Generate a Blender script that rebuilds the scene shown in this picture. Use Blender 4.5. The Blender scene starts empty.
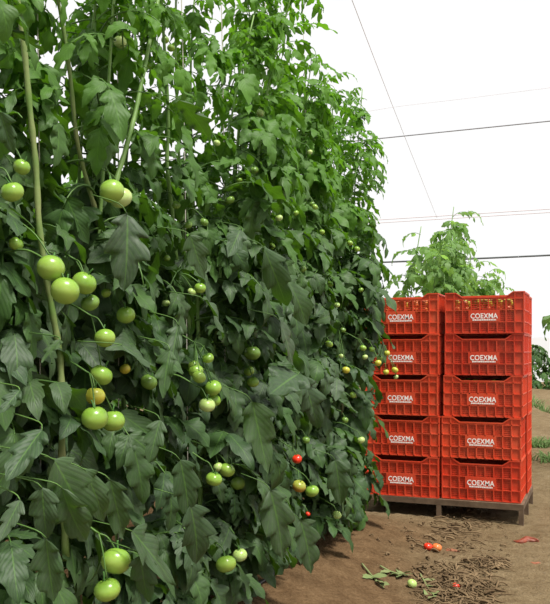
import bpy, bmesh, math, random
import numpy as np
from mathutils import Vector, Matrix

R = random.Random(11)
NR = np.random.default_rng(11)
sc = bpy.context.scene
COL = sc.collection
TH = math.radians(22.0)
S, C = math.sin(TH), math.cos(TH)
F, CX, HY, EYE = 800.0, 275.0, 351.0, 1.25      # focal length in pixels, centre column, horizon row, eye height

def W(s, t, z=0.0):
    return np.array([s*S + t*C, s*C - t*S, z])
def st(p):
    return p[0]*S + p[1]*C, p[0]*C - p[1]*S
def at(px, py, Y):
    return np.array([(px-CX)/F*Y, Y, EYE + (HY-py)/F*Y])
def on_t(px, py, t, smax=5.08):
    k = (px-CX)/F
    d = k*C - S
    Y = t/d if d < -1e-3 else 99
    Y = min(Y, smax/(k*S + C))
    return at(px, py, Y)
def smooth(a, b, x):
    u = np.clip((x-a)/(b-a), 0, 1)
    return u*u*(3-2*u)

# ------------------------------------------------------------------ ground height
def wob(x, y):
    return (np.sin(x*3.1+1.3*np.sin(y*2.3))*np.sin(y*2.7+x*.8)*.010 + np.sin(x*8.3+y*3.1)*np.sin(y*9.1-x*2.2)*.0045
            + np.sin(x*1.1-y*.7+2)*.012 + np.sin(x*21+y*5)*np.sin(y*19-x*7)*.0022)
def gh(x, y):
    x = np.asarray(x, float); y = np.asarray(y, float)
    s = x*S + y*C; t = x*C - y*S
    front = smooth(-.80, -1.5, t)*smooth(-2.6, -1.9, t)*(1-smooth(5.0, 6.2, s))
    back = smooth(-2.75, -3.05, t)*smooth(-4.1, -3.6, t)
    far = smooth(-.9, -1.3, t)*smooth(-2.4, -1.9, t)*smooth(7.6, 8.4, s)
    bank = smooth(9.6, 10.4, s)*smooth(1.0, 1.4, t+.0)*.10
    flat = 1-smooth(5.7, 5.9, s)*(1-smooth(7.0, 7.3, s))*smooth(-1.9, -1.7, t)*(1-smooth(-.35, -.15, t))
    return .16*front + .16*back + .16*far + bank + wob(x, y)*(.25+.75*flat)*1.0

# ------------------------------------------------------------------ materials
MATS = {}
def mat(name):
    m = bpy.data.materials.new(name); m.use_nodes = True
    nt = m.node_tree; nt.nodes.clear()
    out = nt.nodes.new('ShaderNodeOutputMaterial')
    b = nt.nodes.new('ShaderNodeBsdfPrincipled')
    nt.links.new(b.outputs[0], out.inputs[0])
    MATS[name] = m
    return m, nt, b, out
def N(nt, typ, **kw):
    n = nt.nodes.new(typ)
    for k, v in kw.items():
        if k == 'inp':
            for kk, vv in v.items(): n.inputs[kk].default_value = vv
        else: setattr(n, k, v)
    return n
def ramp(nt, stops):
    r = nt.nodes.new('ShaderNodeValToRGB')
    e = r.color_ramp.elements
    while len(e) < len(stops): e.new(.5)
    for el, (p, c) in zip(e, stops):
        el.position = p; el.color = (*c, 1)
    return r
def mixc(nt, a, b, f, typ='MIX'):
    m = nt.nodes.new('ShaderNodeMix'); m.data_type = 'RGBA'; m.blend_type = typ
    for sock, v in ((m.inputs[0], f), (m.inputs[6], a), (m.inputs[7], b)):
        if hasattr(v, 'links'): nt.links.new(v, sock)
        elif isinstance(v, (int, float)): sock.default_value = v
        else: sock.default_value = (*v, 1)
    return m.outputs[2]
def bump(nt, h, b, strength=.3, dist=.01):
    n = N(nt, 'ShaderNodeBump', inp={'Strength': strength, 'Distance': dist})
    nt.links.new(h, n.inputs['Height']); nt.links.new(n.outputs[0], b.inputs['Normal'])
def noise(nt, scale, detail=4, vec=None, rough=.55):
    n = N(nt, 'ShaderNodeTexNoise', inp={'Scale': scale, 'Detail': detail, 'Roughness': rough})
    if vec is not None: nt.links.new(vec, n.inputs['Vector'])
    return n.outputs['Fac']
def geo(nt): return nt.nodes.new('ShaderNodeNewGeometry').outputs['Position']
def objco(nt): return nt.nodes.new('ShaderNodeTexCoord').outputs['Object']

def leaf_material(name, old, young, dust, trans, tr_col):
    m, nt, b, out = mat(name)
    at_ = N(nt, 'ShaderNodeAttribute', attribute_name='tint')
    sep = N(nt, 'ShaderNodeSeparateColor'); nt.links.new(at_.outputs['Color'], sep.inputs[0])
    uv = N(nt, 'ShaderNodeUVMap', uv_map='UVMap')
    su = N(nt, 'ShaderNodeSeparateXYZ'); nt.links.new(uv.outputs[0], su.inputs[0])
    def mth(op, a, c=None):
        n = N(nt, 'ShaderNodeMath', operation=op)
        for i, v in enumerate((a, c)):
            if v is None: continue
            if hasattr(v, 'links'): nt.links.new(v, n.inputs[i])
            else: n.inputs[i].default_value = v
        return n.outputs[0]
    av = mth('ABSOLUTE', su.outputs[1])
    mid = mth('LESS_THAN', av, .045)
    ph = mth('SUBTRACT', mth('MULTIPLY', su.outputs[0], 8.0), mth('MULTIPLY', av, 3.2))
    fr = mth('FRACT', ph)
    lat = mth('LESS_THAN', mth('ABSOLUTE', mth('SUBTRACT', fr, .5)), .055)
    vein = mth('MAXIMUM', mid, mth('MULTIPLY', lat, .5))
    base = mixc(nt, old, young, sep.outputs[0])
    pos = geo(nt)
    base = mixc(nt, base, dust, mth('MULTIPLY', mth('MULTIPLY', noise(nt, 55, 5, pos), sep.outputs[1]), 1.3))
    base = mixc(nt, base, tuple(min(1, c*1.7+.01) for c in young), mth('MULTIPLY', vein, .2))
    nt.links.new(base, b.inputs['Base Color'])
    b.inputs['Roughness'].default_value = .52
    b.inputs['Specular IOR Level'].default_value = .25
    hh = mth('ADD', mth('MULTIPLY', mth('ABSOLUTE', mth('SUBTRACT', fr, .5)), 1.6), mth('MULTIPLY', noise(nt, 160, 2, pos), .5))
    bump(nt, hh, b, .22, .003)
    tr = N(nt, 'ShaderNodeBsdfTranslucent')
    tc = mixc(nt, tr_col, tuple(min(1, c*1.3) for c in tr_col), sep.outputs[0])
    nt.links.new(tc, tr.inputs[0])
    mx = N(nt, 'ShaderNodeMixShader', inp={0: trans})
    nt.links.new(mth('MULTIPLY', mth('ADD', sep.outputs[0], .32), trans), mx.inputs[0])
    nt.links.new(b.outputs[0], mx.inputs[1]); nt.links.new(tr.outputs[0], mx.inputs[2])
    nt.links.new(mx.outputs[0], out.inputs[0])
    return m
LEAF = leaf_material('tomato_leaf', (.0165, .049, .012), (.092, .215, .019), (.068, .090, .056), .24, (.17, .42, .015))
LEAF_FAR = leaf_material('tomato_leaf_pale_haze', (.070, .14, .045), (.14, .27, .055), (.18, .23, .14), .35, (.26, .46, .08))  # paler copy of the leaf colours, with distance haze put into the green

def simple(name, col, rough=.6, spec=.3, var=None, scale=20, bs=0, bd=.005, metal=0):
    m, nt, b, out = mat(name)
    p = objco(nt)
    if var:
        f = noise(nt, scale, 5, p)
        r = ramp(nt, [(.3, col), (.7, var)]); nt.links.new(f, r.inputs[0]); nt.links.new(r.outputs[0], b.inputs['Base Color'])
    else: b.inputs['Base Color'].default_value = (*col, 1)
    b.inputs['Roughness'].default_value = rough; b.inputs['Specular IOR Level'].default_value = spec
    b.inputs['Metallic'].default_value = metal
    if bs: bump(nt, noise(nt, scale*3, 4, p), b, bs, bd)
    return m
STEM = simple('green_stem', (.12, .24, .045), .5, .35, (.20, .32, .09), 14, .2)
STEMP = simple('pale_stem', (.12, .22, .045), .55, .3, (.25, .28, .11), 11, .3)
RACHIS = simple('leaf_stalk', (.055, .125, .025), .5, .3, (.10, .19, .04), 14)
CALYX = simple('calyx_green', (.06, .16, .03), .55, .3)
TWINE = simple('pale_twine', (.55, .52, .44), .8, .1)
WIRE = simple('grey_wire', (.30, .30, .32), .5, .3)
ROPE = simple('pinkish_rope', (.62, .52, .52), .8, .1)
CABLE = simple('dark_cable', (.10, .11, .11), .5, .3)
DRIP = simple('black_hose', (.012, .012, .013), .45, .4)

def tomato_mat(name, top, bottom, spot=None):
    m, nt, b, out = mat(name)
    p = objco(nt)
    sx = N(nt, 'ShaderNodeSeparateXYZ'); nt.links.new(p, sx.inputs[0])
    mr = N(nt, 'ShaderNodeMapRange', inp={1: -.9, 2: .9})
    nt.links.new(sx.outputs[2], mr.inputs[0])
    n = noise(nt, 1.6, 3, p)
    ad = N(nt, 'ShaderNodeMath', operation='MULTIPLY_ADD', inp={1: .5, 2: -.25}); nt.links.new(n, ad.inputs[0])
    a2 = N(nt, 'ShaderNodeMath', operation='ADD'); nt.links.new(ad.outputs[0], a2.inputs[0]); nt.links.new(mr.outputs[0], a2.inputs[1])
    r = ramp(nt, [(.15, bottom), (.75, top)]); nt.links.new(a2.outputs[0], r.inputs[0])
    nt.links.new(r.outputs[0], b.inputs['Base Color'])
    b.inputs['Roughness'].default_value = .27; b.inputs['Specular IOR Level'].default_value = .5
    b.inputs['Subsurface Weight'].default_value = .12; b.inputs['Subsurface Scale'].default_value = .02
    b.inputs['Subsurface Radius'].default_value = (1, 1, .4)
    return m
TM = {'green': tomato_mat('green_tomato_skin', (.19, .34, .04), (.33, .47, .085)),
      'deep': tomato_mat('deep_green_tomato_skin', (.12, .22, .035), (.20, .32, .06)),
      'pale': tomato_mat('pale_green_tomato_skin', (.36, .50, .14), (.52, .62, .25)),
      'yellow': tomato_mat('yellow_green_tomato_skin', (.42, .44, .05), (.62, .50, .06)),
      'orange': tomato_mat('turning_tomato_skin', (.30, .33, .05), (.62, .24, .04)),
      'coral': tomato_mat('orange_tomato_skin', (.62, .17, .045), (.66, .24, .07)),
      'red': tomato_mat('red_tomato_skin', (.72, .035, .012), (.70, .05, .015))}

# red crate plastic
def crate_mat():
    m, nt, b, out = mat('red_crate_plastic')
    oi = N(nt, 'ShaderNodeObjectInfo')
    p = geo(nt)
    n1 = noise(nt, 7, 6, p); n2 = noise(nt, 60, 3, p)
    base = mixc(nt, (.54, .037, .012), (.63, .066, .020), oi.outputs['Random'])
    r = ramp(nt, [(.42, (0, 0, 0)), (.75, (1, 1, 1))]); nt.links.new(n1, r.inputs[0])
    base = mixc(nt, base, (.56, .11, .05), N_mul(nt, r.outputs[0], .55))
    r2 = ramp(nt, [(.5, (0, 0, 0)), (.8, (1, 1, 1))]); nt.links.new(n2, r2.inputs[0])
    base = mixc(nt, base, (.42, .10, .05), N_mul(nt, r2.outputs[0], .4))
    nt.links.new(base, b.inputs['Base Color'])
    b.inputs['Roughness'].default_value = .45; b.inputs['Specular IOR Level'].default_value = .35
    return m
def N_mul(nt, a, k):
    n = N(nt, 'ShaderNodeMath', operation='MULTIPLY'); nt.links.new(a, n.inputs[0]); n.inputs[1].default_value = k
    return n.outputs[0]
CRATE = crate_mat()
PRINT = simple('white_print', (.85, .80, .76), .6, .2)
RUST = simple('rusty_stand_steel', (.085, .055, .034), .75, .2, (.16, .11, .07), 12, .3)
PLASTIC = simple('white_film', (.72, .74, .76), .5, .3, (.66, .68, .70), 1.2)

def ground_mat():
    m, nt, b, out = mat('dry_soil')
    p = geo(nt)
    n1 = noise(nt, .9, 8, p, .6); n2 = noise(nt, 9, 8, p, .65); n3 = noise(nt, 70, 4, p, .6)
    r1 = ramp(nt, [(.32, (.150, .103, .052)), (.52, (.212, .153, .083)), (.72, (.26, .197, .115))])
    nt.links.new(n1, r1.inputs[0])
    r2 = ramp(nt, [(.35, (.115, .075, .037)), (.65, (.26, .197, .115))]); nt.links.new(n2, r2.inputs[0])
    c = mixc(nt, r1.outputs[0], r2.outputs[0], .45)
    # the heaped bed is a redder, freshly turned soil
    at_ = N(nt, 'ShaderNodeAttribute', attribute_name='bed')
    r3 = ramp(nt, [(.3, (.088, .048, .022)), (.7, (.18, .106, .052))]); nt.links.new(n2, r3.inputs[0])
    fm = N(nt, 'ShaderNodeMath', operation='MULTIPLY', inp={1: .8}); nt.links.new(at_.outputs['Fac'], fm.inputs[0])
    c = mixc(nt, c, r3.outputs[0], fm.outputs[0])
    r4 = ramp(nt, [(.40, (.62, .58, .52)), (.60, (1, 1, 1))]); nt.links.new(n3, r4.inputs[0])
    c = mixc(nt, c, r4.outputs[0], .6, 'MULTIPLY')
    nt.links.new(c, b.inputs['Base Color'])
    b.inputs['Roughness'].default_value = .95; b.inputs['Specular IOR Level'].default_value = .08
    ad = N(nt, 'ShaderNodeMath', operation='MULTIPLY_ADD', inp={1: .35}); nt.links.new(n3, ad.inputs[0]); nt.links.new(n2, ad.inputs[2])
    bump(nt, ad.outputs[0], b, 1.0, .045)
    return m
GROUND = ground_mat()
STRAW = simple('dry_plant_litter', (.085, .054, .028), .9, .1, (.21, .145, .08), 6)
WEED = simple('weed_green', (.10, .19, .05), .7, .2, (.17, .26, .09), 8)
WILT = simple('wilted_green', (.13, .18, .06), .75, .2, (.21, .23, .10), 9)

# ------------------------------------------------------------------ object helpers
def link(name, me, mats=(), parent=None, loc=None, label=None):
    o = bpy.data.objects.new(name, me); COL.objects.link(o)
    for m in mats: me.materials.append(m)
    if parent: o.parent = parent
    if loc is not None: o.location = loc
    if label: o['label'] = label
    return o
def tag(o, label, cat, group=None, kind=None):
    o['label'] = label; o['category'] = cat
    if group: o['group'] = group
    if kind: o['kind'] = kind
    return o
def empty(name, loc, rz=0):
    o = bpy.data.objects.new(name, None); COL.objects.link(o)
    o.empty_display_size = .1
    o.location = loc; o.rotation_euler = (0, 0, rz)
    return o
def mesh_np(name, V, Q, midx=None, uv=None, tint=None, smooth_=True):
    """V (n,3), Q (m,4) quads"""
    me = bpy.data.meshes.new(name)
    n, m = len(V), len(Q)
    me.vertices.add(n); me.vertices.foreach_set('co', np.asarray(V, np.float32).ravel())
    me.loops.add(4*m); me.loops.foreach_set('vertex_index', np.asarray(Q, np.int32).ravel())
    me.polygons.add(m)
    me.polygons.foreach_set('loop_start', np.arange(0, 4*m, 4, dtype=np.int32))
    if smooth_: me.polygons.foreach_set('use_smooth', np.ones(m, bool))
    if midx is not None: me.polygons.foreach_set('material_index', np.asarray(midx, np.int32))
    if uv is not None:
        ul = me.uv_layers.new(name='UVMap')
        ul.data.foreach_set('uv', np.asarray(uv, np.float32)[np.asarray(Q).ravel()].ravel())
    if tint is not None:
        a = me.color_attributes.new('tint', 'FLOAT_COLOR', 'POINT')
        a.data.foreach_set('color', np.asarray(tint, np.float32).ravel())
    me.update(calc_edges=True); me.validate()
    return me
def tube_np(path, radii, seg=6):
    P = np.asarray(path, float); n = len(P)
    Tn = np.gradient(P, axis=0); Tn /= np.linalg.norm(Tn, axis=1)[:, None]+1e-9
    ref = np.array([.31, .17, .93]); 
    if abs(Tn.mean(0) @ ref) > .8*np.linalg.norm(Tn.mean(0)): ref = np.array([1., .2, .05])
    A = np.cross(Tn, ref); A /= np.linalg.norm(A, axis=1)[:, None]+1e-9
    B = np.cross(Tn, A)
    an = np.linspace(0, 2*np.pi, seg, endpoint=False)
    r = np.broadcast_to(np.asarray(radii, float), (n,))
    V = P[:, None] + r[:, None, None]*(np.cos(an)[None, :, None]*A[:, None] + np.sin(an)[None, :, None]*B[:, None])
    V = V.reshape(-1, 3)
    i = np.arange(n-1)[:, None]*seg; j = np.arange(seg)[None]; k = (j+1) % seg
    Q = np.stack([i+j, i+k, i+seg+k, i+seg+j], -1).reshape(-1, 4)
    # end caps
    c0 = len(V); V = np.vstack([V, P[0], P[-1]])
    caps = []
    for a in range(0, seg, 2):
        caps.append([c0, (a+2) % seg, (a+1) % seg, a]); o = (n-1)*seg
        caps.append([c0+1, o+a, o+(a+1) % seg, o+(a+2) % seg])
    return V, np.vstack([Q, np.array(caps)])
def catmull(pts, n=8):
    P = [np.asarray(p, float) for p in pts]
    P = [2*P[0]-P[1]] + P + [2*P[-1]-P[-2]]
    out = []
    for i in range(1, len(P)-2):
        for k in range(n):
            u = k/n
            out.append(.5*((2*P[i]) + (P[i+1]-P[i-1])*u + (2*P[i-1]-5*P[i]+4*P[i+1]-P[i+2])*u*u + (3*P[i]-P[i-1]-3*P[i+1]+P[i+2])*u**3))
    out.append(P[-2])
    return np.array(out)
def tube_obj(name, path, radii, m, parent=None, base=(0, 0, 0), seg=6, label=None):
    V, Q = tube_np(np.asarray(path)-np.asarray(base), radii, seg)
    return link(name, mesh_np(name, V, Q), [m], parent, label=label)
def box(bm, x0, x1, y0, y1, z0, z1):
    v = [bm.verts.new((x, y, z)) for z in (z0, z1) for y in (y0, y1) for x in (x0, x1)]
    for f in ((0, 2, 3, 1), (4, 5, 7, 6), (0, 1, 5, 4), (2, 6, 7, 3), (1, 3, 7, 5), (0, 4, 6, 2)):
        bm.faces.new([v[i] for i in f])
def bm_mesh(name, bm):
    me = bpy.data.meshes.new(name); bm.to_mesh(me); bm.free(); return me

# ------------------------------------------------------------------ world, sun, camera
w = bpy.data.worlds.new('overcast'); sc.world = w; w.use_nodes = True
bg = w.node_tree.nodes['Background']
bg.inputs[0].default_value = (1.0, 1.0, 1.0, 1); bg.inputs[1].default_value = .82
sd = bpy.data.lights.new('sun', 'SUN'); sd.energy = 4.7; sd.angle = math.radians(14); sd.color = (1, .97, .91)
so = bpy.data.objects.new('sun', sd); COL.objects.link(so)
sdir = Vector((.36, -.42, 1.05)).normalized()          # towards the sun
so.rotation_euler = sdir.to_track_quat('Z', 'Y').to_euler()
cd = bpy.data.cameras.new('camera'); co = bpy.data.objects.new('camera', cd); COL.objects.link(co)
co.location = (0, 0, EYE); co.rotation_euler = (math.pi/2, 0, 0)
cd.sensor_fit = 'VERTICAL'; cd.sensor_height = 36; cd.lens = F*36/604; cd.shift_y = (HY-302)/604; cd.clip_end = 300
sc.camera = co
sc.view_settings.view_transform = 'Standard'; sc.view_settings.look = 'None'; sc.view_settings.gamma = 1
sc.view_settings.exposure = .31; sc.view_settings.use_curve_mapping = False

# ------------------------------------------------------------------ ground
xs = np.unique(np.concatenate([np.arange(-30, -3, 1.5), np.arange(-3, -1, .12), np.arange(-1, 3.2, .035), np.arange(3.2, 6, .15), np.arange(6, 40, 1.5)]))
ys = np.unique(np.concatenate([np.arange(-4, 1, .8), np.arange(1, 3.4, .1), np.arange(3.4, 8, .035), np.arange(8, 13, .12), np.arange(13, 60, 1.5)]))
GX, GY = np.meshgrid(xs, ys)
GZ = gh(GX, GY)
# cloddy roughness on the bed and path
GZ += (NR.random(GZ.shape)-.5)*.010*(smooth(30, 8, GY))
V = np.stack([GX, GY, GZ], -1).reshape(-1, 3)
ny, nx = GX.shape
ii = np.arange(ny-1)[:, None]*nx; jj = np.arange(nx-1)[None]
Q = np.stack([ii+jj, ii+jj+1, ii+nx+jj+1, ii+nx+jj], -1).reshape(-1, 4)
me = mesh_np('ground', V, Q)
a = me.attributes.new('bed', 'FLOAT', 'POINT')
ss, tt = GX*S+GY*C, GX*C-GY*S
bed = smooth(-.55, -1.15, tt+.12*np.sin(ss*3)+.05*np.sin(ss*11))*(1-smooth(4.9, 6.0, ss))
a.data.foreach_set('value', bed.ravel().astype(np.float32))
g = link('ground', me, [GROUND]); tag(g, 'brown dry soil path and heaped planting bed', 'ground', kind='structure')

# far film wall
bm = bmesh.new(); box(bm, -20, 45, 29.9, 30, -.1, 1.75)
wl = link('wall_back', bm_mesh('wall_back', bm), [PLASTIC]); tag(wl, 'low white plastic film wall at the far end', 'wall', kind='structure')

# ------------------------------------------------------------------ leaf templates
def leaflet(rng, nst, cols, width, tooth, nteeth, droop, fold, wave):
    u = np.linspace(0, 1, nst)
    prof = (u**.5)*((1-u)**1.05); prof /= prof.max()
    lat = np.linspace(-1, 1, cols)
    L = np.broadcast_to(lat[None], (nst, cols))
    off = np.where(L < 0, rng.uniform(0, .5), rng.uniform(0, .5))
    ph = (u[:, None]*nteeth + off) % 1.0
    lobe = np.where(ph < .8, (ph/.8)**.75, (1-ph)/.2)
    lobe = np.where(u[:, None] > .86, .8, lobe)
    depth = tooth*(1-.8*u[:, None]**1.3)
    hw = width*.5*prof[:, None]*(1.12 - depth*(1-lobe)*np.abs(L)) + .004
    side = 1 + .14*rng.uniform(-1, 1)*np.sign(L)
    Yl = hw*L*side
    Xl = u[:, None] + (.11*tooth*lobe - .02)*np.abs(L)*prof[:, None]
    z = fold*np.abs(Yl) - .8*fold*(np.abs(L)**3)*width*.5*prof[:, None]
    p1, p2 = rng.uniform(0, 6.3, 2)
    z = z + wave*np.sin(u[:, None]*12+p1+L*1.5)*np.abs(L)**1.5*prof[:, None] + wave*.8*np.sin(u[:, None]*5+p2)*L
    z = z + wave*.5*(lobe-.5)*np.abs(L)
    # bend along the midrib
    ang = droop*u**1.3
    du = 1/(nst-1)
    cx = np.concatenate([[0], np.cumsum(np.cos(ang[:-1])*du)]); cz = np.concatenate([[0], -np.cumsum(np.sin(ang[:-1])*du)])
    dx = Xl-u[:, None]
    X = cx[:, None] + dx*np.cos(ang)[:, None] + z*np.sin(ang)[:, None]
    Z = cz[:, None] - dx*np.sin(ang)[:, None] + z*np.cos(ang)[:, None]
    tw = rng.uniform(-.9, .9)*u[:, None]
    Y2, Z2 = Yl*np.cos(tw), Z + Yl*np.sin(tw)
    V = np.stack([X, Y2, Z2], -1).reshape(-1, 3)
    UV = np.stack([np.broadcast_to(u[:, None], (nst, cols)), np.broadcast_to(L, (nst, cols))], -1).reshape(-1, 2)
    i = np.arange(nst-1)[:, None]*cols; j = np.arange(cols-1)[None]
    Q = np.stack([i+j, i+cols+j, i+cols+j+1, i+j+1], -1).reshape(-1, 4)
    return V, Q, UV
class RB:
    """per leaf piece: a leaflet or a stalk"""
def frame(d, up):
    d = d/np.linalg.norm(d); s = np.cross(up, d); s /= np.linalg.norm(s)+1e-9
    n = np.cross(d, s)
    return np.stack([d, s, n], 1)
def compound(rng, nst, cols, stalk_seg=4, wscale=1.0):
    """list of pieces (V,Q,UV,mat)"""
    L = 1.0
    e0 = math.radians(rng.uniform(5, 55)); e1 = math.radians(rng.uniform(-80, -25))
    n = 9
    el = np.linspace(e0, e1, n); yaw = np.linspace(0, rng.uniform(-.5, .5), n)
    d = np.stack([np.cos(el)*np.cos(yaw), np.cos(el)*np.sin(yaw), np.sin(el)], 1)
    P = np.concatenate([[np.zeros(3)], np.cumsum(d[:-1]*(L*.72/(n-1)), 0)])
    pieces = []
    V, Q = tube_np(P, np.linspace(.0115, .005, n), stalk_seg)
    pieces.append((V, Q, np.zeros((len(V), 2)), 1))
    def put(pos, dr, up, size, lob):
        w_ = rng.uniform(.40, .62)*wscale; t_ = rng.uniform(.40, .68) if lob else rng.uniform(.18, .42)
        V, Q, UV = leaflet(rng, nst, cols, w_, t_, rng.choice([3, 3, 4]) if lob else rng.choice([3, 4]), rng.uniform(.1, 1.5), rng.uniform(-.1, .75), rng.uniform(.02, .065))
        M = frame(dr, up)
        pieces.append(((V*size)@M.T + pos, Q, UV, 0))
    up0 = np.array([0, 0, 1.])
    def upv(k): 
        e = el[k]+math.pi/2
        return np.array([math.cos(e)*math.cos(yaw[k]), math.cos(e)*math.sin(yaw[k]), math.sin(e)])
    put(P[-1], d[-1]+np.array([0, 0, -.15]), upv(n-1), rng.uniform(.40, .52), True)
    for k, sz in ((7, .33), (5, .34), (3, .27)):
        for sg in (-1, 1):
            if rng.random() < .1: continue
            up = upv(k); sd = np.cross(up, d[k])
            al = math.radians(rng.uniform(40, 75))
            dr = d[k]*math.cos(al) + sg*sd*math.sin(al) + np.array([0, 0, -rng.uniform(.1, .6)])
            up = up + np.array([0, 0, .3]) + .25*rng.normal(size=3)
            put(P[k], dr, up, sz*rng.uniform(.8, 1.2), k >= 5 and rng.random() < .7)
    for k in (4, 6):
        if rng.random() < .6:
            up = upv(k); sd = np.cross(up, d[k]); sg = rng.choice([-1, 1])
            put(P[k], d[k]*.3+sg*sd, up, rng.uniform(.08, .14), False)
    return pieces
HI = [compound(np.random.default_rng(100+i), 21, 5) for i in range(26)]
SLIM = [compound(np.random.default_rng(500+i), 15, 5, 4, .78) for i in range(16)]
LO = [compound(np.random.default_rng(300+i), 8, 3, 4) for i in range(10)]

# ------------------------------------------------------------------ what stays in sight: fruit and stems in front of the leaves
# px, py, diameter in px, colour, t of the plane they hang in
FRUIT = [
 (12,192,23,'green',-1.30),(22,167,17,'green',-1.36),(112,191,25,'green',-1.30),(121,198,23,'pale',-1.36),(16,244,15,'green',-1.42),
 (51,268,28,'green',-1.30),(65,291,29,'green',-1.26),(84,283,25,'green',-1.33),(90,303,19,'deep',-1.34),(126,315,19,'green',-1.36),
 (105,338,21,'green',-1.33),(106,293,10,'green',-1.42),(101,375,23,'green',-1.36),(95,396,20,'yellow',-1.32),(95,418,27,'green',-1.26),
 (113,421,24,'green',-1.34),(149,382,17,'deep',-1.38),(125,369,11,'yellow',-1.45),(116,561,30,'green',-1.20),(107,590,27,'green',-1.20),
 (196,371,15,'green',-1.35),(207,405,17,'pale',-1.25),(214,400,14,'green',-1.33),(208,358,12,'green',-1.33),(194,366,12,'green',-1.38),
 (199,377,14,'green',-1.28),(213,388,17,'green',-1.32),(214,479,17,'green',-1.30),(227,470,16,'green',-1.33),(218,467,10,'pale',-1.36),
 (238,483,15,'deep',-1.38),(226,564,21,'green',-1.32),(240,555,15,'pale',-1.34),(297,459,10,'red',-1.36),(299,486,14,'orange',-1.40),
 (312,491,14,'green',-1.36),(308,514,5,'red',-1.45),(337,515,9,'pale',-1.32),(361,440,8,'pale',-1.3),(200,288,12,'green',-1.35),
 (192,292,9,'pale',-1.4),(252,353,17,'deep',-1.45),(253,382,12,'green',-1.36),(249,371,11,'green',-1.42),(204,222,9,'deep',-1.42),
 (230,200,10,'deep',-1.42),(279,218,8,'pale',-1.42),(329,344,8,'green',-1.38),(341,356,5,'pale',-1.4),(361,290,6,'green',-1.38),
 (363,348,7,'green',-1.3),(372,349,6,'green',-1.3),(380,358,6,'green',-1.3),(346,370,8,'yellow',-1.36),(387,353,6,'yellow',-1.25),
 (386,372,6,'yellow',-1.25),(395,370,7,'yellow',-1.2),(396,377,5,'pale',-1.2),(378,363,7,'yellow',-1.25),(365,357,6,'pale',-1.3),
 (315,207,6,'green',-1.4),(350,243,6,'green',-1.35),(357,249,6,'green',-1.35),(167,258,7,'deep',-1.45),(303,269,7,'deep',-1.42),
 (260,113,8,'pale',-1.45),(217,143,7,'pale',-1.45),(254,170,9,'deep',-1.42),(312,204,6,'deep',-1.42),(310,152,5,'pale',-1.45),
 (120,42,13,'pale',-1.5),(165,40,8,'green',-1.55),(171,48,8,'green',-1.55),(330,284,6,'green',-1.4),(343,330,6,'deep',-1.4),
 (166,303,8,'pale',-1.45),(188,225,9,'deep',-1.45),(176,205,9,'deep',-1.45),(239,180,7,'green',-1.5),(272,246,7,'green',-1.45),
 (322,232,6,'green',-1.42),(337,305,6,'pale',-1.38),(353,395,7,'green',-1.36),(345,420,7,'deep',-1.36),(306,440,8,'deep',-1.42),
 (296,213,6,'green',-1.42),(150,66,8,'green',-1.5)]
fruit = []
for px, py, d, c, t in FRUIT:
    p = on_t(px, py, t)
    fruit.append((p, d*p[1]/(2*F), c))
STEMS = [  # pixel path, t, radius m, material, which plant s
 ([(6,-60),(22,30),(30,110),(36,168),(40,235),(52,310),(59,350),(62,400),(62,470),(66,560)], -1.42, .0098, STEMP),
 ([(40,-70),(60,10),(70,75),(77,140),(88,185),(98,220),(104,262)], -1.50, .0075, STEMP),
 ([(160,-10),(148,50),(136,110),(126,148),(117,178),(112,200)], -1.46, .0085, STEM),
 ([(160,-20),(168,110),(167,165),(172,210),(176,260)], -1.5, .008, STEM),
 ([(322,225),(325,250),(327,290),(330,320)], -1.45, .009, STEM)]
guard = [(p, 1.0, r) for p, r, c in fruit]
stem_paths = []
for pts, t, r, m in STEMS:
    path = catmull([on_t(x, y, t) for x, y in pts], 6)
    stem_paths.append((path, r, m))
    qs = [HY-(q[2]-EYE)/q[1]*F for q in path]
    for p, qy in zip(path, qs):
        if not (pts[0][1]+185 < qy < 450 if m is STEMP and r > .01 else 84 < qy < 205): continue
        guard.append((p, .8, r*1.6))
GP = np.array([p for p, k, r in guard]); GR = np.array([r*k for p, k, r in guard])
G_px = CX + GP[:, 0]/GP[:, 1]*F; G_py = HY - (GP[:, 2]-EYE)/GP[:, 1]*F
G_r = GR/GP[:, 1]*F*.85

def hides(V):
    """does a leaf piece hang across one of the fruits"""
    Y = V[:, 1]
    if Y.min() < .7: return True
    px = CX + V[:, 0]/Y*F; py = HY - (V[:, 2]-EYE)/Y*F
    cand = np.where((G_px > px.min()-30) & (G_px < px.max()+30) & (G_py > py.min()-30) & (G_py < py.max()+30))[0]
    for c in cand:
        d2 = (px-G_px[c])**2 + (py-G_py[c])**2
        if ((d2 < G_r[c]**2) & (Y < GP[c, 1]+.02)).any(): return True
        if (Y < GP[c, 1]+.02).any():          # centre inside a big leaf: test the midline too
            m = (V[:-1]+V[1:])/2
            mx = CX + m[:, 0]/m[:, 1]*F; my = HY - (m[:, 2]-EYE)/m[:, 1]*F
            if (((mx-G_px[c])**2 + (my-G_py[c])**2 < G_r[c]**2) & (m[:, 1] < GP[c, 1]+.02)).any(): return True
    return False

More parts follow.
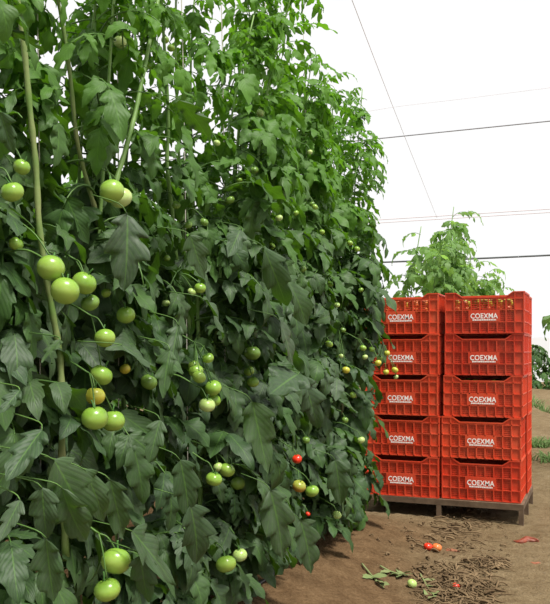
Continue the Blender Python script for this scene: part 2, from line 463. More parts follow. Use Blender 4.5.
class Foliage:
    def __init__(self): self.V=[]; self.Q=[]; self.UV=[]; self.T=[]; self.M=[]; self.n=0
    def piece(self, V, Q, UV, mi, tint):
        self.V.append(V); self.Q.append(Q+self.n); self.UV.append(UV); self.M.append(np.full(len(Q), mi))
        self.T.append(np.broadcast_to(np.array([*tint, 0, 1.]), (len(V), 4))); self.n += len(V)
    def leaf(self, tpl, pos, az, size, tilt, roll, tint, guard_=False, keep=None):
        M = Matrix.Rotation(az, 3, 'Z') @ Matrix.Rotation(tilt, 3, 'Y') @ Matrix.Rotation(roll, 3, 'X')
        M = np.array(M)*size
        got = []
        for V, Q, UV, mi in tpl:
            Vw = V@M.T + pos
            if guard_ and mi == 0 and hides(Vw): continue
            if keep is not None and mi == 0 and not keep(Vw): continue
            got.append((Vw, Q, UV, mi))
        if len(got) < .62*len(tpl): return
        for Vw, Q, UV, mi in got:
            self.piece(Vw, Q, UV, mi, (min(1, max(0, tint[0]+R.uniform(-.12, .12))), tint[1]))
    def tube(self, path, r, seg=5):
        V, Q = tube_np(path, r, seg); self.piece(V, Q, np.zeros((len(V), 2)), 1, (.5, .1))
    def build(self, parent, base, lm, label=None):
        V = np.vstack(self.V)-np.asarray(base)
        me = mesh_np('foliage', V, np.vstack(self.Q), np.concatenate(self.M), np.vstack(self.UV), np.vstack(self.T))
        return link('foliage', me, [lm, RACHIS], parent, label=label)

# ------------------------------------------------------------------ tomato meshes
def tomato_mesh(name, seed, squash=.84, ribs=5, rib=.03, seg=24, rings=14):
    rg = np.random.default_rng(seed)
    bm = bmesh.new(); bmesh.ops.create_uvsphere(bm, u_segments=seg, v_segments=rings, radius=1)
    p0 = rg.uniform(0, 6)
    for v in bm.verts:
        x, y, z = v.co; r = math.hypot(x, y); a_ = math.atan2(y, x)
        k = 1 + rib*math.cos(ribs*a_+p0)*r*(.4+.6*max(0, z)) + .02*math.cos(a_+p0)
        dip = .20*math.exp(-(r/.30)**2)*(1 if z > 0 else .25)
        v.co = (x*k, y*k, (z - (dip if z > 0 else -dip))*squash)
    for f in bm.faces: f.smooth = True
    return bm_mesh(name, bm)
def calyx_mesh():
    V=[]; Q=[]; n=0
    for k in range(5):
        a_ = k*2*math.pi/5
        for j in range(1):
            pts = [(0.05,0,.66),(.32,.11,.72),(.62,0,.80),(.32,-.11,.72)]
            ca, sa = math.cos(a_), math.sin(a_)
            for th in (0, -.03):
                for x, y, z in pts: V.append((x*ca-y*sa, x*sa+y*ca, z+th))
            Q += [[n, n+1, n+2, n+3], [n+7, n+6, n+5, n+4]]; n += 8
    t, q = tube_np(catmull([(0, 0, .62), (.02, 0, .85), (.10, 0, 1.1), (.16, .05, 1.35)], 4), .07, 6)
    V = np.vstack([np.array(V), t]); Q = np.vstack([np.array(Q), q+n])
    return mesh_np('calyx', V, Q, smooth_=False)
TSHAPES = [(3, .84, 5, .035), (4, .80, 6, .05), (5, .90, 4, .02), (6, .86, 5, .03)]
TMESH = {}
def tmesh(c, k):
    if (c, k) not in TMESH:
        me = tomato_mesh('tomato', *TSHAPES[k]); me.materials.append(TM[c]); TMESH[(c, k)] = me
    return TMESH[(c, k)]
CALM = calyx_mesh(); CALM.materials.append(CALYX)

COLOR_WORD = {'red': 'ripe red tomato', 'orange': 'tomato turning orange', 'yellow': 'yellowish tomato', 'pale': 'pale green tomato', 'deep': 'dark green tomato'}
def hang_tomato(parent, base, p, r, c, calyx=True):
    o = bpy.data.objects.new('tomato', tmesh(c, R.randrange(4))); COL.objects.link(o)
    o.parent = parent; o.location = Vector(p)-Vector(base); o.scale = (r, r, r)
    o.rotation_euler = (R.uniform(-.5, .5), R.uniform(-.5, .5), R.uniform(0, 6.3))
    if c in COLOR_WORD: o['label'] = COLOR_WORD[c]
    if calyx:
        k = bpy.data.objects.new('calyx', CALM); COL.objects.link(k); k.parent = o
    return o

# ------------------------------------------------------------------ the front row
def plant_stems(rng, base, top, n, lean=.12):
    out = []
    for k in range(n):
        p = [np.array(base, float)]
        ph = rng.uniform(0, 6.3); off = W(rng.uniform(-.16, .16), rng.uniform(-.12, .12))
        h = top*rng.uniform(.88, 1.04) - base[2]
        for i in range(1, 7):
            f = i/6
            q = np.array(base) + off*min(1, f*1.6) + np.array([math.sin(ph+f*3)*.05, math.cos(ph*1.3+f*3.4)*.05, h*f])
            p.append(q)
        tip = W(rng.uniform(-.2, .2), rng.uniform(-.1, .22))
        p[-1] = p[-1] + tip*.7; p[-2] = p[-2] + tip*.2
        out.append(catmull(p, 6))
    return out
def front_clip(V):
    s, t = st(V.mean(0)); return t < -.93 and V[:, 2].min() > .04 and s < 5.3+.42*float(smooth(1.0, 2.0, V[:, 2].mean()))-.25*float(smooth(1.2, .2, V[:, 2].mean()))
FRONT = [  # s, top z, leaves
 (1.30, 2.55, 130), (1.78, 2.75, 221), (2.20, 2.9, 221), (2.62, 3.0, 221), (3.02, 3.1, 227), (3.42, 3.1, 227), (3.80, 3.05, 227),
 (4.18, 3.0, 227), (4.56, 2.98, 227), (4.90, 2.95, 234), (5.34, 2.95, 221)]
FRONT_LABEL = [
 'tomato plant cut off by the left picture edge, outer leaves and one green tomato showing',
 'nearest tomato plant with thick pale stem and clusters of large green tomatoes',
 'tomato plant with a bright bare green stem high up, beside the thick pale-stemmed plant',
 'tomato plant with a long string of green tomatoes at mid height in the front row',
 'tomato plant with two green tomatoes hanging just above the soil',
 'tall tomato plant with arching bright shoots against the sky, left of the red-fruited one',
 'tomato plant with one ripe red tomato above a tomato turning orange',
 'tomato plant with a tiny red tomato low down, just right of the larger red one',
 'tomato plant with small green fruit up its height, before the yellow-fruited one',
 'tomato plant bearing small yellowish fruit beside the second crates from the top',
 'last plant of the front row, without fruit, shoots arching before the crates']
plants = []
for i, (s, top, nl) in enumerate(FRONT):
    b = W(s, -1.62+R.uniform(-.05, .05)); b[2] = float(gh(b[0], b[1]))
    plants.append((s, b))
own = {i: [] for i in range(len(FRONT))}
_left = list(fruit)
while _left:                                  # fruits of one truss grow on one plant
    grp = [_left.pop(0)]; grew = True
    while grew:
        add = [f for f in _left if any(math.dist((f[0][0]/f[0][1], (f[0][2]-EYE)/f[0][1]), (g_[0][0]/g_[0][1], (g_[0][2]-EYE)/g_[0][1])) < 1.2*(f[1]/f[0][1]+g_[1]/g_[0][1]) for g_ in grp)]
        grew = bool(add); grp += add; _left = [f for f in _left if not any(f is x for x in add)]
    s, t = st(np.mean([f[0] for f in grp], 0)); k = min(range(len(plants)), key=lambda k: abs(plants[k][0]-s))
    own[k] += grp
own_stem = {}
for path, r, m in stem_paths:
    s, t = st(path.mean(0)); own_stem.setdefault(min(range(len(plants)), key=lambda k: abs(plants[k][0]-s)), []).append((path, r, m))

# leaves that can be made out one by one in the photograph: base px, tip px, width ratio, t
HERO = [((127,214),(137,290),.62,-1.14),((137,396),(134,468),.60,-1.10),((166,268),(173,332),.55,-1.14),((22,140),(50,188),.55,-1.16),
 ((74,84),(117,117),.5,-1.2),((0,112),(16,148),.6,-1.15),((54,460),(92,498),.55,-1.08),((62,488),(86,526),.6,-1.06),((42,488),(52,532),.6,-1.08),
 ((46,538),(60,586),.6,-1.05),((42,430),(4,488),.55,-1.08),((132,531),(168,552),.55,-1.12),((140,555),(150,590),.6,-1.12),((160,122),(160,152),.7,-1.25),
 ((264,248),(281,292),.5,-1.16),((286,277),(302,310),.55,-1.16),((279,320),(293,356),.6,-1.16),((190,235),(203,268),.6,-1.18),((224,356),(249,394),.4,-1.16),
 ((298,374),(258,396),.5,-1.16),((303,378),(314,414),.55,-1.16),((252,402),(266,456),.5,-1.14),((306,382),(317,416),.55,-1.16),((292,412),(304,458),.55,-1.16),
 ((246,470),(258,518),.55,-1.15),((170,350),(163,400),.45,-1.12),((185,395),(205,432),.55,-1.12),((178,325),(172,375),.4,-1.14),((100,300),(82,318),.6,-1.2),
 ((108,318),(130,332),.6,-1.2),((122,345),(150,358),.55,-1.15),((20,500),(2,545),.55,-1.06),((88,530),(118,545),.5,-1.1),((180,460),(195,510),.5,-1.12),
 ((190,505),(205,555),.55,-1.12),((330,420),(345,455),.6,-1.14),((345,300),(358,335),.6,-1.14),((310,290),(330,300),.5,-1.2),((60,340),(40,368),.6,-1.2),
 ((335,460),(340,495),.6,-1.15),((270,490),(285,540),.5,-1.16),((300,520),(312,556),.55,-1.16),((235,320),(262,345),.5,-1.16),((205,300),(228,330),.55,-1.16),
 ((240,230),(226,268),.5,-1.18),((212,180),(228,215),.55,-1.22),((180,100),(205,135),.5,-1.25),((10,30),(35,50),.6,-1.3),((100,40),(140,70),.5,-1.3),
 ((62,105),(88,112),.5,-1.25),((85,470),(110,505),.5,-1.1),((110,480),(128,525),.5,-1.12),((160,420),(150,465),.55,-1.12),((20,390),(0,420),.55,-1.15)]
hero = {}
for (b0, b1, wr, t) in HERO:
    p = on_t(*b0, t); q = on_t(*b1, t-.02)
    s, _ = st(p)
    hero.setdefault(min(range(len(plants)), key=lambda k: abs(plants[k][0]-s)), []).append((p, q, wr))

for i, (s, top, nl) in enumerate(FRONT):
    rng = np.random.default_rng(40+i)
    base = plants[i][1]
    root = empty('tomato_plant', base); tag(root, FRONT_LABEL[i], 'tomato plant', 'tomato plants in the front row')
    stems = plant_stems(rng, base, top, 3)
    for k, pth in enumerate(stems):
        tube_obj('stem', pth, np.linspace(.011, .003, len(pth)), STEM, root, base, 7)
    for pth, r, m in own_stem.get(i, []):
        tube_obj('stem', pth, np.linspace(r*.75, r*1.1, len(pth))*(1+.12*np.sin(np.arange(len(pth))*1.9)), m, root, base, 9, 'pale bare stem' if m is STEMP else 'bright green bare stem')
    fo = Foliage()
    for k in range(nl):
        pth = stems[k % 3]
        f = rng.uniform(.02, 1)**.80
        if f > .60 and rng.random() < .08: f = rng.uniform(.05, .6)
        idx = f*(len(pth)-1); j = int(idx); pos = pth[min(j, len(pth)-1)]
        z = pos[2]
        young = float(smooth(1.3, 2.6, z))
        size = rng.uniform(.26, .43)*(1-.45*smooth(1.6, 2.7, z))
        # leaves spread all round, more of them towards the light of the path
        a0 = rng.uniform(-math.pi, math.pi) if rng.random() < .45 else rng.normal(0, .9)
        az = -TH + a0
        tp = SLIM if rng.random() < young*.9 else HI
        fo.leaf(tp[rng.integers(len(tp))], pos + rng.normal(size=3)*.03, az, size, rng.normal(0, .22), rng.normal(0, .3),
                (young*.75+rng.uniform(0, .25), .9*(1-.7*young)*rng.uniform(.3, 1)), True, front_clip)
    for pth in stems:      # growing tips
        for k in range(7):
            f = 1-k*.022; pos = pth[int(f*(len(pth)-1))]
            fo.leaf(SLIM[rng.integers(len(SLIM))], pos, rng.uniform(0, 6.3), rng.uniform(.13, .24), rng.uniform(-.7, .1), 0, (1, 0), True, front_clip)
    for p, q, wr in hero.get(i, []):
        L = np.linalg.norm(q-p)
        V, Q, UV = leaflet(rng, 29, 7, wr*.88, rng.uniform(.5, .8), 3, rng.uniform(.0, .5), rng.uniform(.1, .7), rng.uniform(.02, .055))
        up = np.array([rng.uniform(-.4, .7), -1, rng.uniform(.6, 1.4)])
        dr = q-p + np.array([0, -rng.uniform(.3, .6)*L, 0])
        dr = dr/np.linalg.norm(dr)*L*1.1
        Vw = (V*L*.98)@frame(dr, up).T + p
        if not hides(Vw):
            fo.piece(Vw, Q, UV, 0, (rng.uniform(0, .25), rng.uniform(.5, 1)))
            inn = p - (q-p)*.28 + W(rng.uniform(-.02, .02), -.10, .0)
            fo.tube(catmull([p, p-(q-p)*.14+W(0, -.02), inn], 3), .0015, 4)
    fo.build(root, base, LEAF)
    # fruit trusses
    todo = list(own[i])
    while todo:
        f0 = todo[0]; cl = [f for f in todo if np.linalg.norm(f[0]-f0[0]) < .16]; todo = [f for f in todo if not any(f is g_ for g_ in cl)]
        cen = np.mean([f[0] for f in cl], 0); topz = max(f[0][2]+f[1] for f in cl)
        start = cen + W(0, -.2, 0); start[2] = topz+.07
        knot = cen + W(0, -.04, 0); knot[2] = topz+.035
        tr = tube_obj('fruit_truss', catmull([start, (start+knot)/2+np.array([0, 0, .02]), knot], 5), np.linspace(.0035, .0028, 11), RACHIS, root, base, 5)
        for p, r, c in cl:
            hang_tomato(root, base, p, r, c)
            e = p+np.array([0, 0, r*.75])
            V, Q = tube_np(catmull([knot-base, (knot+e)/2-base+np.array([0, 0, .012]), e-base], 4), .0022, 5)
            link('fruit_stalk', mesh_np('fruit_stalk', V, Q), [RACHIS], root)

# ------------------------------------------------------------------ the other rows
def small_plant(s_, t_, top, nl, lm, label, group, rng, clip=None, lod=LO, sizes=(.32, .48), fruitn=0, base=None, spread=.10):
    base = W(s_, t_) if base is None else np.array(base, float)
    base[2] = float(gh(base[0], base[1]))
    root = empty('tomato_plant', base); tag(root, label, 'tomato plant', group)
    stems = plant_stems(rng, base, top, 2)
    for pth in stems: tube_obj('stem', pth, np.linspace(.011, .004, len(pth)), STEM, root, base, 6)
    fo = Foliage()
    for k in range(nl):
        pth = stems[k % 2]; f = rng.uniform(.04, 1); pos = pth[int(f*(len(pth)-1))]
        fo.leaf(lod[rng.integers(len(lod))], pos+rng.normal(size=3)*spread*.5, rng.uniform(0, 6.3), rng.uniform(*sizes)*(1-.35*f), rng.normal(0, .25), rng.normal(0, .3),
                (float(rng.uniform(.1, .6)+.5*smooth(1.2, 2.4, pos[2])), rng.uniform(0, .4)), False, clip)
    fo.build(root, base, lm)
    return root
rg = np.random.default_rng(7)
for k in range(16):
    small_plant(2.5+k*.5, -3.35+rg.uniform(-.1, .1), 2.55+rg.uniform(-.2, .3), 180, LEAF,
                'tomato plant of the second row, glimpsed through gaps in the front row', 'tomato plants in the second row', rg)
rg = np.random.default_rng(21)
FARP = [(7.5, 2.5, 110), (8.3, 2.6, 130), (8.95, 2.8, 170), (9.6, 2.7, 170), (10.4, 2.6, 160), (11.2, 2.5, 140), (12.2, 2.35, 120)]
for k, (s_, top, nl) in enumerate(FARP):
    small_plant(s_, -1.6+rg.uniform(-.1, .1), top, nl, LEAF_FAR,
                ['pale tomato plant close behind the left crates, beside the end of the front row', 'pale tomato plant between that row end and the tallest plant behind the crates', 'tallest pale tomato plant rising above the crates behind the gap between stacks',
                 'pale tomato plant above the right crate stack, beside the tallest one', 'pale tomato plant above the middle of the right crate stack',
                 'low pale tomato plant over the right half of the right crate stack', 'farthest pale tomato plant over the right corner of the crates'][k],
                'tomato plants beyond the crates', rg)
p = at(586, 351, 8.5)
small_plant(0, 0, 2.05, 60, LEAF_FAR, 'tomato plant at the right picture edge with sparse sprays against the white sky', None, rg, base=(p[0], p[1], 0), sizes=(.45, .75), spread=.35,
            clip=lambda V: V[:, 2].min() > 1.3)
def bush(px, Y, wdt, h, n, label):
    b = at(px, 351, Y); b[2] = float(gh(b[0], b[1]))
    root = empty('leafy_bush', b); tag(root, label, 'bush')
    fo = Foliage(); rng = np.random.default_rng(5)
    for k in range(n):
        d = rng.normal(size=3); d /= np.linalg.norm(d); d[2] = abs(d[2])
        pos = b + np.array([d[0]*wdt*.5, d[1]*wdt*.5, .05+d[2]*h*.9])*np.array([1, 1, 1])*1.0
        fo.leaf(LO[rng.integers(len(LO))], pos, math.atan2(d[1], d[0]), rng.uniform(.3, .42), .2, 0, (rng.uniform(0, .4), .2))
    fo.build(root, b, LEAF)
    for k in range(4):
        e = b + np.array([rng.uniform(-.5, .5)*wdt*.6, rng.uniform(-.3, .3)*wdt, h*.8])
        tube_obj('stem', catmull([b+np.array([.03*k, 0, 0]), (b+e)/2+np.array([0, 0, .1]), e], 5), .012, STEM, root, b)
bush(531, 24, 1.0, 1.35, 240, 'dense round green bush just right of the crates, before the white film wall')

# ------------------------------------------------------------------ crates
CW, CD, CH = .57, .40, .305
def face_panel(wd, ht, notch, inner=1.0):
    """lattice side wall in the x-z plane, outer face at y = 0 looking to -y, real slats and ribs"""
    bm = bmesh.new(); th = .004
    hz = [.0, .080, .168]                        # rib heights
    topz = ht-.055 if notch else ht-.014
    # vertical ribs
    nr = 10 if wd > .5 else 7
    xsr = list(np.linspace(-wd/2+.005, wd/2-.005, nr)); cw = xsr[1]+wd/2
    for x in xsr:
        edge = abs(x) > wd/2-cw-.01
        box(bm, x-.004, x+.004, 0, .014, 0, (ht-.010) if edge else topz)
    for z in hz+[topz]:
        box(bm, -wd/2, wd/2, 0, .013, z, z+.007)
    # solid corner panels
    for sg in (-1, 1):
        a_, b_ = sorted((sg*wd/2, sg*(wd/2-cw)))
        box(bm, a_, b_, .009, .009+th, 0, topz)
    # thin slats between ribs
    x0, x1 = -wd/2+cw, wd/2-cw
    z = .012
    while z < topz-.004:
        box(bm, x0, x1, .010, .010+th, z, z+.0068); z += .0142
    for x in np.arange(x0, x1, .0235):
        box(bm, x, x+.005, .0122, .0150, 0, topz)
    z = .005
    while z < topz*inner-.006:
        box(bm, x0, x1, .0165, .0195, z, z+.0105); z += .0142
    # the print area is solid
    if wd > .5: box(bm, -.112, .112, -.0008, .012, .087, .168)
    # the upper band, notched for the hand hold
    if notch:
        xa, xb = wd*.36, wd*.27
        zt, zn = ht, ht-.036
        for sg in (-1, 1):
            pts = [(wd/2, topz), (wd/2, zt), (xa, zt), (xb, zn), (xb, topz)]
            lo = [bm.verts.new((sg*x, .009, z_)) for x, z_ in pts]; hi = [bm.verts.new((sg*x, .013, z_)) for x, z_ in pts]
            n = len(pts)
            bm.faces.new(lo); bm.faces.new(hi[::-1])
            for q in range(n): bm.faces.new([lo[q], hi[q], hi[(q+1) % n], lo[(q+1) % n]])
        box(bm, -xb, xb, .009, .013, topz, zn)
        # rim following the notch
        prof = [(-wd/2, zt), (-xa, zt), (-xb, zn), (xb, zn), (xa, zt), (wd/2, zt)]
        for (xa_, za), (xb_, zb) in zip(prof[:-1], prof[1:]):
            lo = [bm.verts.new(c) for c in ((xa_, -.002, za), (xb_, -.002, zb), (xb_, .024, zb), (xa_, .024, za))]
            hi = [bm.verts.new((v.co.x, v.co.y, v.co.z-.009)) for v in lo]
            bm.faces.new(lo); bm.faces.new(hi[::-1])
            for q in range(4): bm.faces.new([lo[q], hi[q], hi[(q+1) % 4], lo[(q+1) % 4]])
    else:
        box(bm, -wd/2, wd/2, -.002, .022, ht-.011, ht-.001)
        box(bm, -wd/2, wd/2, .009, .013, topz, ht-.011)
    bmesh.ops.recalc_face_normals(bm, faces=bm.faces)
    return bm_mesh('panel', bm)
PL = face_panel(CW, CH, True); PLO = face_panel(CW, CH, True, .62); PS = face_panel(CD-.03, CH, False); PK = face_panel(CW, CH, False)
bm = bmesh.new()
for x in np.arange(-CW/2+.01, CW/2-.01, .04): box(bm, x, x+.02, .01, CD-.01, .002, .008)
for y in np.arange(.01, CD-.01, .045): box(bm, -CW/2+.008, CW/2-.008, y, y+.02, .004, .010)
PB = bm_mesh('base_panel', bm)
for m_ in (PL, PLO, PS, PK, PB): m_.materials.append(CRATE)
def text_mesh():
    cu = bpy.data.curves.new('lettering', 'FONT'); cu.body = 'COEXMA'; cu.size = .060; cu.align_x = 'CENTER'; cu.extrude = .0006; cu.offset = .0011
    cu.space_character = 1.06
    o = bpy.data.objects.new('tmp', cu); COL.objects.link(o)
    dg = bpy.context.evaluated_depsgraph_get(); me = bpy.data.meshes.new_from_object(o.evaluated_get(dg))
    bpy.data.objects.remove(o)
    xsv = [v.co.x for v in me.vertices]; ysv = [v.co.y for v in me.vertices]; wd_ = max(xsv)-min(xsv); k = .195/wd_
    for v in me.vertices:
        x, y, z = v.co; v.co = ((x)*k, -z, y*.037/max(ysv))
    bm = bmesh.new(); bm.from_mesh(me)
    # foot serifs and the small illegible line below, as short dashes
    x = -.082; r_ = random.Random(2)
    while x < .082:
        l = r_.uniform(.006, .013); box(bm, x, min(.086, x+l), -.0006, .0006, -.0165, -.0065); x += l+.0028
    return bm_mesh('lettering', bm)
LET = text_mesh(); LET.materials.append(PRINT)
def crate(loc, rz, label, group, PL=PL):
    o = empty('harvest_crate', loc, rz); tag(o, label, 'crate', group)
    for nm, me, l, r in (('front_panel', PL, (0, 0, 0), 0), ('back_panel', PK, (0, CD, 0), math.pi), ('side_panel', PS, (CW/2, CD/2, 0), math.pi/2), ('side_panel', PS, (-CW/2, CD/2, 0), -math.pi/2), ('base_panel', PB, (0, 0, 0), 0)):
        c = bpy.data.objects.new(nm, me); COL.objects.link(c); c.parent = o; c.location = l; c.rotation_euler = (0, 0, r)
    c = bpy.data.objects.new('lettering', LET); COL.objects.link(c); c.parent = o; c.location = (.0, -.0016, .112); c['label'] = 'white printed lettering'
    return o
PT = .150      # top of the stand
def cpos(s, t, z): return W(s, t, z)
ORD = ['bottom', 'second from the bottom', 'middle', 'second from the top', 'top']
crates = {}
SF = 6.02
for lv in range(5):
    z = PT + lv*(CH+.002)
    for nm, tc, sf in (('right', -.800+.0045*lv, SF), ('left', -1.387-.001*lv, SF-.04)):
        j = R.uniform(-.006, .006)
        crates[(nm, lv)] = crate(cpos(sf+R.uniform(-.008, .008), tc+j, z), -TH+R.uniform(-.012, .012),
              f'red crate lettered in white, {ORD[lv]} of the {nm} front stack', 'red harvest crates', PLO if lv == 4 else PL)
    crates[('rearleft', lv)] = crate(cpos(SF+CD+.03, -1.392+R.uniform(-.006, .006), z), -TH+R.uniform(-.012, .012),
              f'red crate behind the left front stack, {ORD[lv]} one, glimpsed through hand holds', 'red harvest crates')
    crates[('rear', lv)] = crate(cpos(SF+CD+.03+R.uniform(-.008, .008), -.790+R.uniform(-.006, .006), z), -TH+R.uniform(-.012, .012),
              f'red crate seen edge-on behind the right front stack, {ORD[lv]} one', 'red harvest crates')

# the stand under the crates
stand_o = W(SF-.05, -1.10); stand_o[2] = 0
root = empty('crate_stand', stand_o, -TH); tag(root, 'low rusty brown metal stand on short legs under the red crates', 'stand')
hw, dp = .605, .90
def sbox(name, *b):
    bm = bmesh.new(); box(bm, *b); bmesh.ops.bevel(bm, geom=bm.edges[:], offset=.002, segments=1); return link(name, bm_mesh(name, bm), [RUST], root)
sbox('rail', -hw, hw, 0, .035, PT-.044, PT-.002); sbox('rail', -hw, hw, dp-.035, dp, PT-.044, PT-.002)
sbox('rail', -hw, -hw+.035, .036, dp-.036, PT-.044, PT-.002); sbox('rail', hw-.035, hw, .036, dp-.036, PT-.044, PT-.002); sbox('rail', -.018, .018, .036, dp-.036, PT-.044, PT-.002)
for y in (.22, .45, .68): sbox('slat', -hw+.036, -.019, y-.04, y+.04, PT-.02, PT-.003); sbox('slat', .019, hw-.036, y-.04, y+.04, PT-.02, PT-.003)
for x in (-hw, -.017, hw-.034):
    for y in (.0, dp/2-.017, dp-.034):
        wx = stand_o + W(0, 0) ; P_ = W((SF-.05)+y, -1.10+x+.017)
        sbox('leg', x, x+.034, y, y+.034, float(gh(P_[0], P_[1]))-.012, PT-.046)

# fruit in the crates
rr = random.Random(5)
def fill(key, cols, lift):
    c = crates[key]; M = Matrix.Translation(c.location) @ Matrix.Rotation(c.rotation_euler.z, 4, 'Z')
    nx_, ny_ = 7, 5
    bm = bmesh.new(); r = .036
    for ix in range(nx_):
        for iy in range(ny_):
            x = -CW/2+.058+ix*(CW-.116)/(nx_-1); y = .055+iy*(CD-.11)/(ny_-1)
            o = bpy.data.objects.new('tomato', tmesh(rr.choice(cols), rr.randrange(4))); COL.objects.link(o)
            zt = lift+rr.uniform(-.010, .008)
            o.location = M @ Vector((x+rr.uniform(-.004, .004), y+rr.uniform(-.004, .004), zt)); rq = rr.uniform(.033, .037); o.scale = (rq,)*3
            o.rotation_euler = (rr.uniform(-.6, .6), rr.uniform(-.6, .6), rr.uniform(0, 6))
            tag(o, FILL_LABEL[key], 'tomato', FILL_LABEL[key].replace('tomato in', 'tomatoes in'))
            z_ = zt-.056
            while z_ > .045:
                bmesh.ops.create_uvsphere(bm, u_segments=10, v_segments=7, radius=r, matrix=Matrix.Translation((x, y, z_))@Matrix.Diagonal((1, 1, .82, 1))); z_ -= .058
    for f in bm.faces: f.smooth = True
    o = link('tomato_filling', bm_mesh('tomato_filling', bm), [TM[cols[0]]]); o.matrix_world = M
    tag(o, FILL_LABEL[key].replace('tomato in the top layer', 'tomatoes packed under the top layer'), 'tomatoes', kind='stuff')
FILL_LABEL = {('right', 4): 'orange to yellow tomato in the top layer inside the top right crate',
              ('left', 4): 'yellow-orange tomato in the top layer inside the top left crate',
              ('right', 2): 'greenish tomato in the top layer inside the middle right crate'}
fill(('right', 4), ['coral', 'yellow', 'yellow'], .232)
fill(('left', 4), ['coral', 'yellow', 'coral'], .232)
fill(('right', 2), ['yellow', 'green', 'pale'], .236)

# ------------------------------------------------------------------ wires overhead
def wire(name, pts, r, m, label, cat='wire', sag=0):
    p = catmull(pts, 10); n = len(p)
    if sag: p[:, 2] -= sag*np.sin(np.linspace(0, np.pi, n))
    o = tube_obj(name, p, r, m, None, (0, 0, 0), 6); tag(o, label, cat); return o
def cross(px, py, Y, ext_l=-6, ext_r=9):
    c = at(px, py, Y); d = np.array([C, -S, 0]); return [c+d*ext_l, c, c+d*ext_r]
wire('support_wire', cross(472, 129, 7.6, -4, 4), .0058, WIRE, 'upper grey overhead wire crossing the white sky above the crates')
wire('support_wire', cross(472, 214, 13, -8, 8), .0055, ROPE, 'pale overhead wire, upper of the close pair above the far plants')
wire('support_wire', cross(475, 217, 13.4, -8, 8), .0055, ROPE, 'pale overhead wire, lower of the close pair above the far plants')
wire('cable', cross(475, 252, 14.5, -9, 9), .016, CABLE, 'dark sagging cable crossing low just above the crates', 'cable', .12)
wire('rope', [at(330, -60, 4.6), at(352, 0, 5.2), at(395, 112, 8), at(437, 218, 13.2)], 0.0022, ROPE, 'thin pinkish rope running along the path from overhead to the pale wires', 'rope')
wire('support_wire', [at(330, 118, 7), at(395, 107, 6.8), at(470, 98, 6.5), at(640, 76, 6)], 0.0010, ROPE, 'faintest thin overhead wire above the grey one')
# twines hanging in the row and the wire that carries them
wire('support_wire', [W(-1, -1.62, 4.3), W(2, -1.62, 4.3), W(5.6, -1.62, 4.3)], .004, WIRE, 'support wire above the front tomato row, carrying the twines')
for k, s_ in enumerate((1.9, 2.35, 2.8, 3.2, 3.7, 4.3)):
    b = W(s_, -1.5-.03*(k % 2), .5)
    t_ = W(s_+.05, -1.62, 4.3)
    o = tube_obj('twine', catmull([b, (b+t_)/2+np.array([.02, 0, 0]), t_], 6), .0022, TWINE, None, (0, 0, 0), 5)
    tag(o, 'pale twine hanging down among the leaves of the front row', 'twine', 'plant support twines')
# drip hose at the foot of the row
hp = []
for s_ in np.arange(.8, 4.5, .25):
    q = W(s_, -1.50+.03*math.sin(s_*4)); q[2] = float(gh(q[0], q[1]))+.012; hp.append(q)
wire('drip_hose', hp, .009, DRIP, 'black drip hose lying along the foot of the front tomato row', 'hose')

# ------------------------------------------------------------------ on the ground
def onground(px, py, lift=0.0):
    Y = EYE*F/(py-HY)
    for _ in range(12):
        x = (px-CX)/F*Y; z = float(gh(x, Y))+lift; Y = (EYE-z)*F/(py-HY)
    x = (px-CX)/F*Y
    return np.array([x, Y, float(gh(x, Y))])
def fallen(px, py, d, c, label, sq=1.0, broken=False):
    p = onground(px, py+d*.45); r = d*p[1]/(2*F)
    me = tmesh(c, R.randrange(4))
    o = bpy.data.objects.new('fallen_tomato', me); COL.objects.link(o)
    o.scale = (r, r, r*sq); o.location = (p[0], p[1], p[2]+r*.8*sq); o.rotation_euler = (R.uniform(-.4, .4)*(sq > .7), R.uniform(-.4, .4)*(sq > .7), R.uniform(0, 6))
    tag(o, label, 'tomato'); return o
fallen(428, 546, 9, 'red', 'round red tomato lying on the path, left of the orange one')
fallen(437, 547, 10, 'coral', 'orange tomato lying on the path touching the red one')
fallen(412, 583, 10, 'pale', 'pale green tomato lying on the path beside the dry litter heap')
fallen(456, 586, 8, 'red', 'small red tomato lying on the dry litter heap')
def squashed(px, py, wpx, hpx, c, label, seed):
    p = onground(px, py+hpx*.3); rg_ = random.Random(seed); L = wpx*p[1]/F
    bm = bmesh.new(); bmesh.ops.create_icosphere(bm, subdivisions=4, radius=1)
    o1, o2, o3 = (rg_.uniform(0, 6) for _ in range(3))
    for v in bm.verts:
        x, y, z = v.co
        k = 1+.30*math.sin(x*4.2+o1)*math.cos(y*3+o2)+.16*math.sin(x*9+y*7+o3)+.08*math.sin(z*15+x*13)
        v.co = (x*L*.5*(1+.12*math.sin(y*5+o2)), y*L*.22*k+L*.07*math.sin(x*3+o1), max(z, -.3)*L*.11*k*(1-.5*x*math.sin(o3)))
    for v in bm.verts: v.co.z += float(gh(p[0]+v.co.x, p[1]+v.co.y))-p[2]+L*.02
    for f in bm.faces: f.smooth = True
    o = link('squashed_tomato', bm_mesh('squashed_tomato', bm), [c]); o.location = p; tag(o, label, 'tomato')
SQ = simple('crushed_tomato_flesh', (.26, .045, .02), .5, .4, (.16, .05, .025), 40, .3)
SQ2 = simple('dried_tomato_flesh', (.30, .10, .05), .7, .2, (.20, .09, .05), 40, .3)
squashed(526, 540, 26, 5, SQ, 'long crushed red tomato on the path at the right edge', 1)
squashed(536, 562, 11, 5, SQ2, 'small dried brownish tomato remains below the crushed red one', 2)
squashed(452, 550, 14, 3, SQ2, 'flat reddish tomato skin just right of the orange tomato', 3)

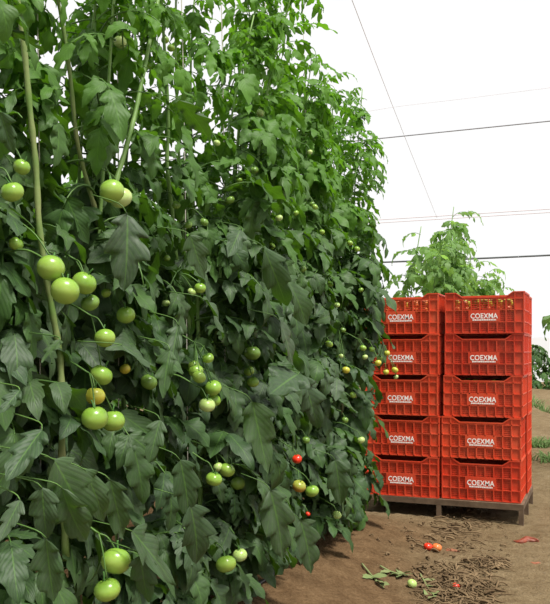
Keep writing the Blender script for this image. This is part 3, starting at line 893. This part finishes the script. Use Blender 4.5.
def litter(name, px0, px1, py0, py1, n, label, seed, lens=(.03, .11), dens=None):
    rg_ = random.Random(seed); Vs=[]; Qs=[]; n0=0
    for k in range(n):
        for _ in range(30):
            u, v = rg_.gauss(.5, .22), rg_.gauss(.5, .24)
            if 0 < u < 1 and 0 < v < 1: break
        px, py = px0+(px1-px0)*u, py0+(py1-py0)*v
        p = onground(px, py)
        L = rg_.uniform(*lens); a_ = rg_.uniform(0, math.pi)
        hgt = rg_.uniform(.001, .028)*max(0, 1-2*math.hypot(u-.5, v-.5)) + .004
        d = np.array([math.cos(a_), math.sin(a_), rg_.uniform(-.1, .25)])*L/2
        b = np.array([rg_.uniform(-.01, .01), rg_.uniform(-.01, .01), rg_.uniform(0, .012)])
        q = p+np.array([0, 0, hgt])
        V, Q = tube_np(catmull([q-d, q+b, q+d], 3), rg_.uniform(.0015, .0042) if rg_.random() < .75 else rg_.uniform(.004, .008), 4)
        V[:, 2] = np.maximum(V[:, 2], gh(V[:, 0], V[:, 1])+.0005)
        Vs.append(V); Qs.append(Q+n0); n0 += len(V)
    o = link(name, mesh_np(name, np.vstack(Vs), np.vstack(Qs), smooth_=False), [STRAW]); tag(o, label, 'plant litter', kind='stuff')
litter('dry_litter', 415, 510, 562, 612, 420, 'heap of dry brown stalks and leaves on the path in the foreground', 1)
litter('dry_litter', 470, 512, 556, 572, 90, 'thin trail of dry stalks running right from the litter heap', 5)
litter('dry_litter', 420, 505, 508, 545, 90, 'scattered dry stalks on the path in front of the stand', 2, (.03, .14))
litter('dry_litter', 370, 520, 500, 600, 170, 'sparse straw bits strewn over the whole path', 3, (.015, .05))

def shoot(pts, label, seed, nl=7):
    P = catmull([onground(*q)+np.array([0, 0, .012]) for q in pts], 5)
    b = P[0]; rg_ = np.random.default_rng(seed)
    root = empty('wilted_shoot', b); tag(root, label, 'plant cutting', 'wilted green shoots on the path')
    tube_obj('stem', P, np.linspace(.006, .003, len(P)), WILT, root, b)
    fo = Foliage()
    for k in range(nl):
        pos = P[rg_.integers(2, len(P))]
        V, Q, UV = leaflet(rg_, 8, 3, .5, .2, 3, .1, .1, .03)
        a_ = rg_.uniform(0, 6.3); Vw = (V*rg_.uniform(.05, .09))@frame(np.array([math.cos(a_), math.sin(a_), .1]), np.array([0, 0, 1.])).T + pos
        Vw[:, 2] = np.maximum(Vw[:, 2], gh(Vw[:, 0], Vw[:, 1])+.004)
        fo.piece(Vw, Q, UV, 0, (.4, .6))
    fo.build(root, b, WILT)
shoot([(362,566),(372,578),(384,590)], 'wilted green shoot lying steeply on the bed edge, leftmost cutting', 1)
shoot([(380,568),(392,574),(408,578)], 'wilted pale shoot lying just left of the fallen green tomato', 2)
shoot([(420,576),(428,590),(434,598)], 'wilted pale shoot lying at the left side of the litter heap', 3, 5)

def weed(px, py, h, n, label, seed, wd=.25):
    b = onground(px, py); rg_ = np.random.default_rng(seed); Vs=[]; Qs=[]; n0=0
    for k in range(n):
        o_ = np.array([rg_.normal()*wd*.4, rg_.normal()*wd*.4, 0]); hh = h*rg_.uniform(.4, 1); d = rg_.normal(size=2)*h*.5
        pth = catmull([o_, o_+np.array([d[0]*.3, d[1]*.3, hh*.6]), o_+np.array([d[0], d[1], hh])], 3)
        pth[:, 2] += gh(b[0]+o_[0], b[1]+o_[1])-b[2]-.005
        V, Q = tube_np(pth, np.linspace(.008, .002, len(pth)), 4); Vs.append(V); Qs.append(Q+n0); n0 += len(V)
    o = link('weed_tuft', mesh_np('weed_tuft', np.vstack(Vs), np.vstack(Qs)), [WEED]); o.location = b; tag(o, label, 'weed')
weed(541, 447, .16, 90, 'low green weed tuft at the path edge right of the crates', 1, .26)
weed(547, 462, .12, 70, 'weed tuft nearest the camera at the right edge, below another tuft', 2, .22)
weed(540, 410, .25, 80, 'farther weed tuft on the brown bank right of the crates', 3, .5)
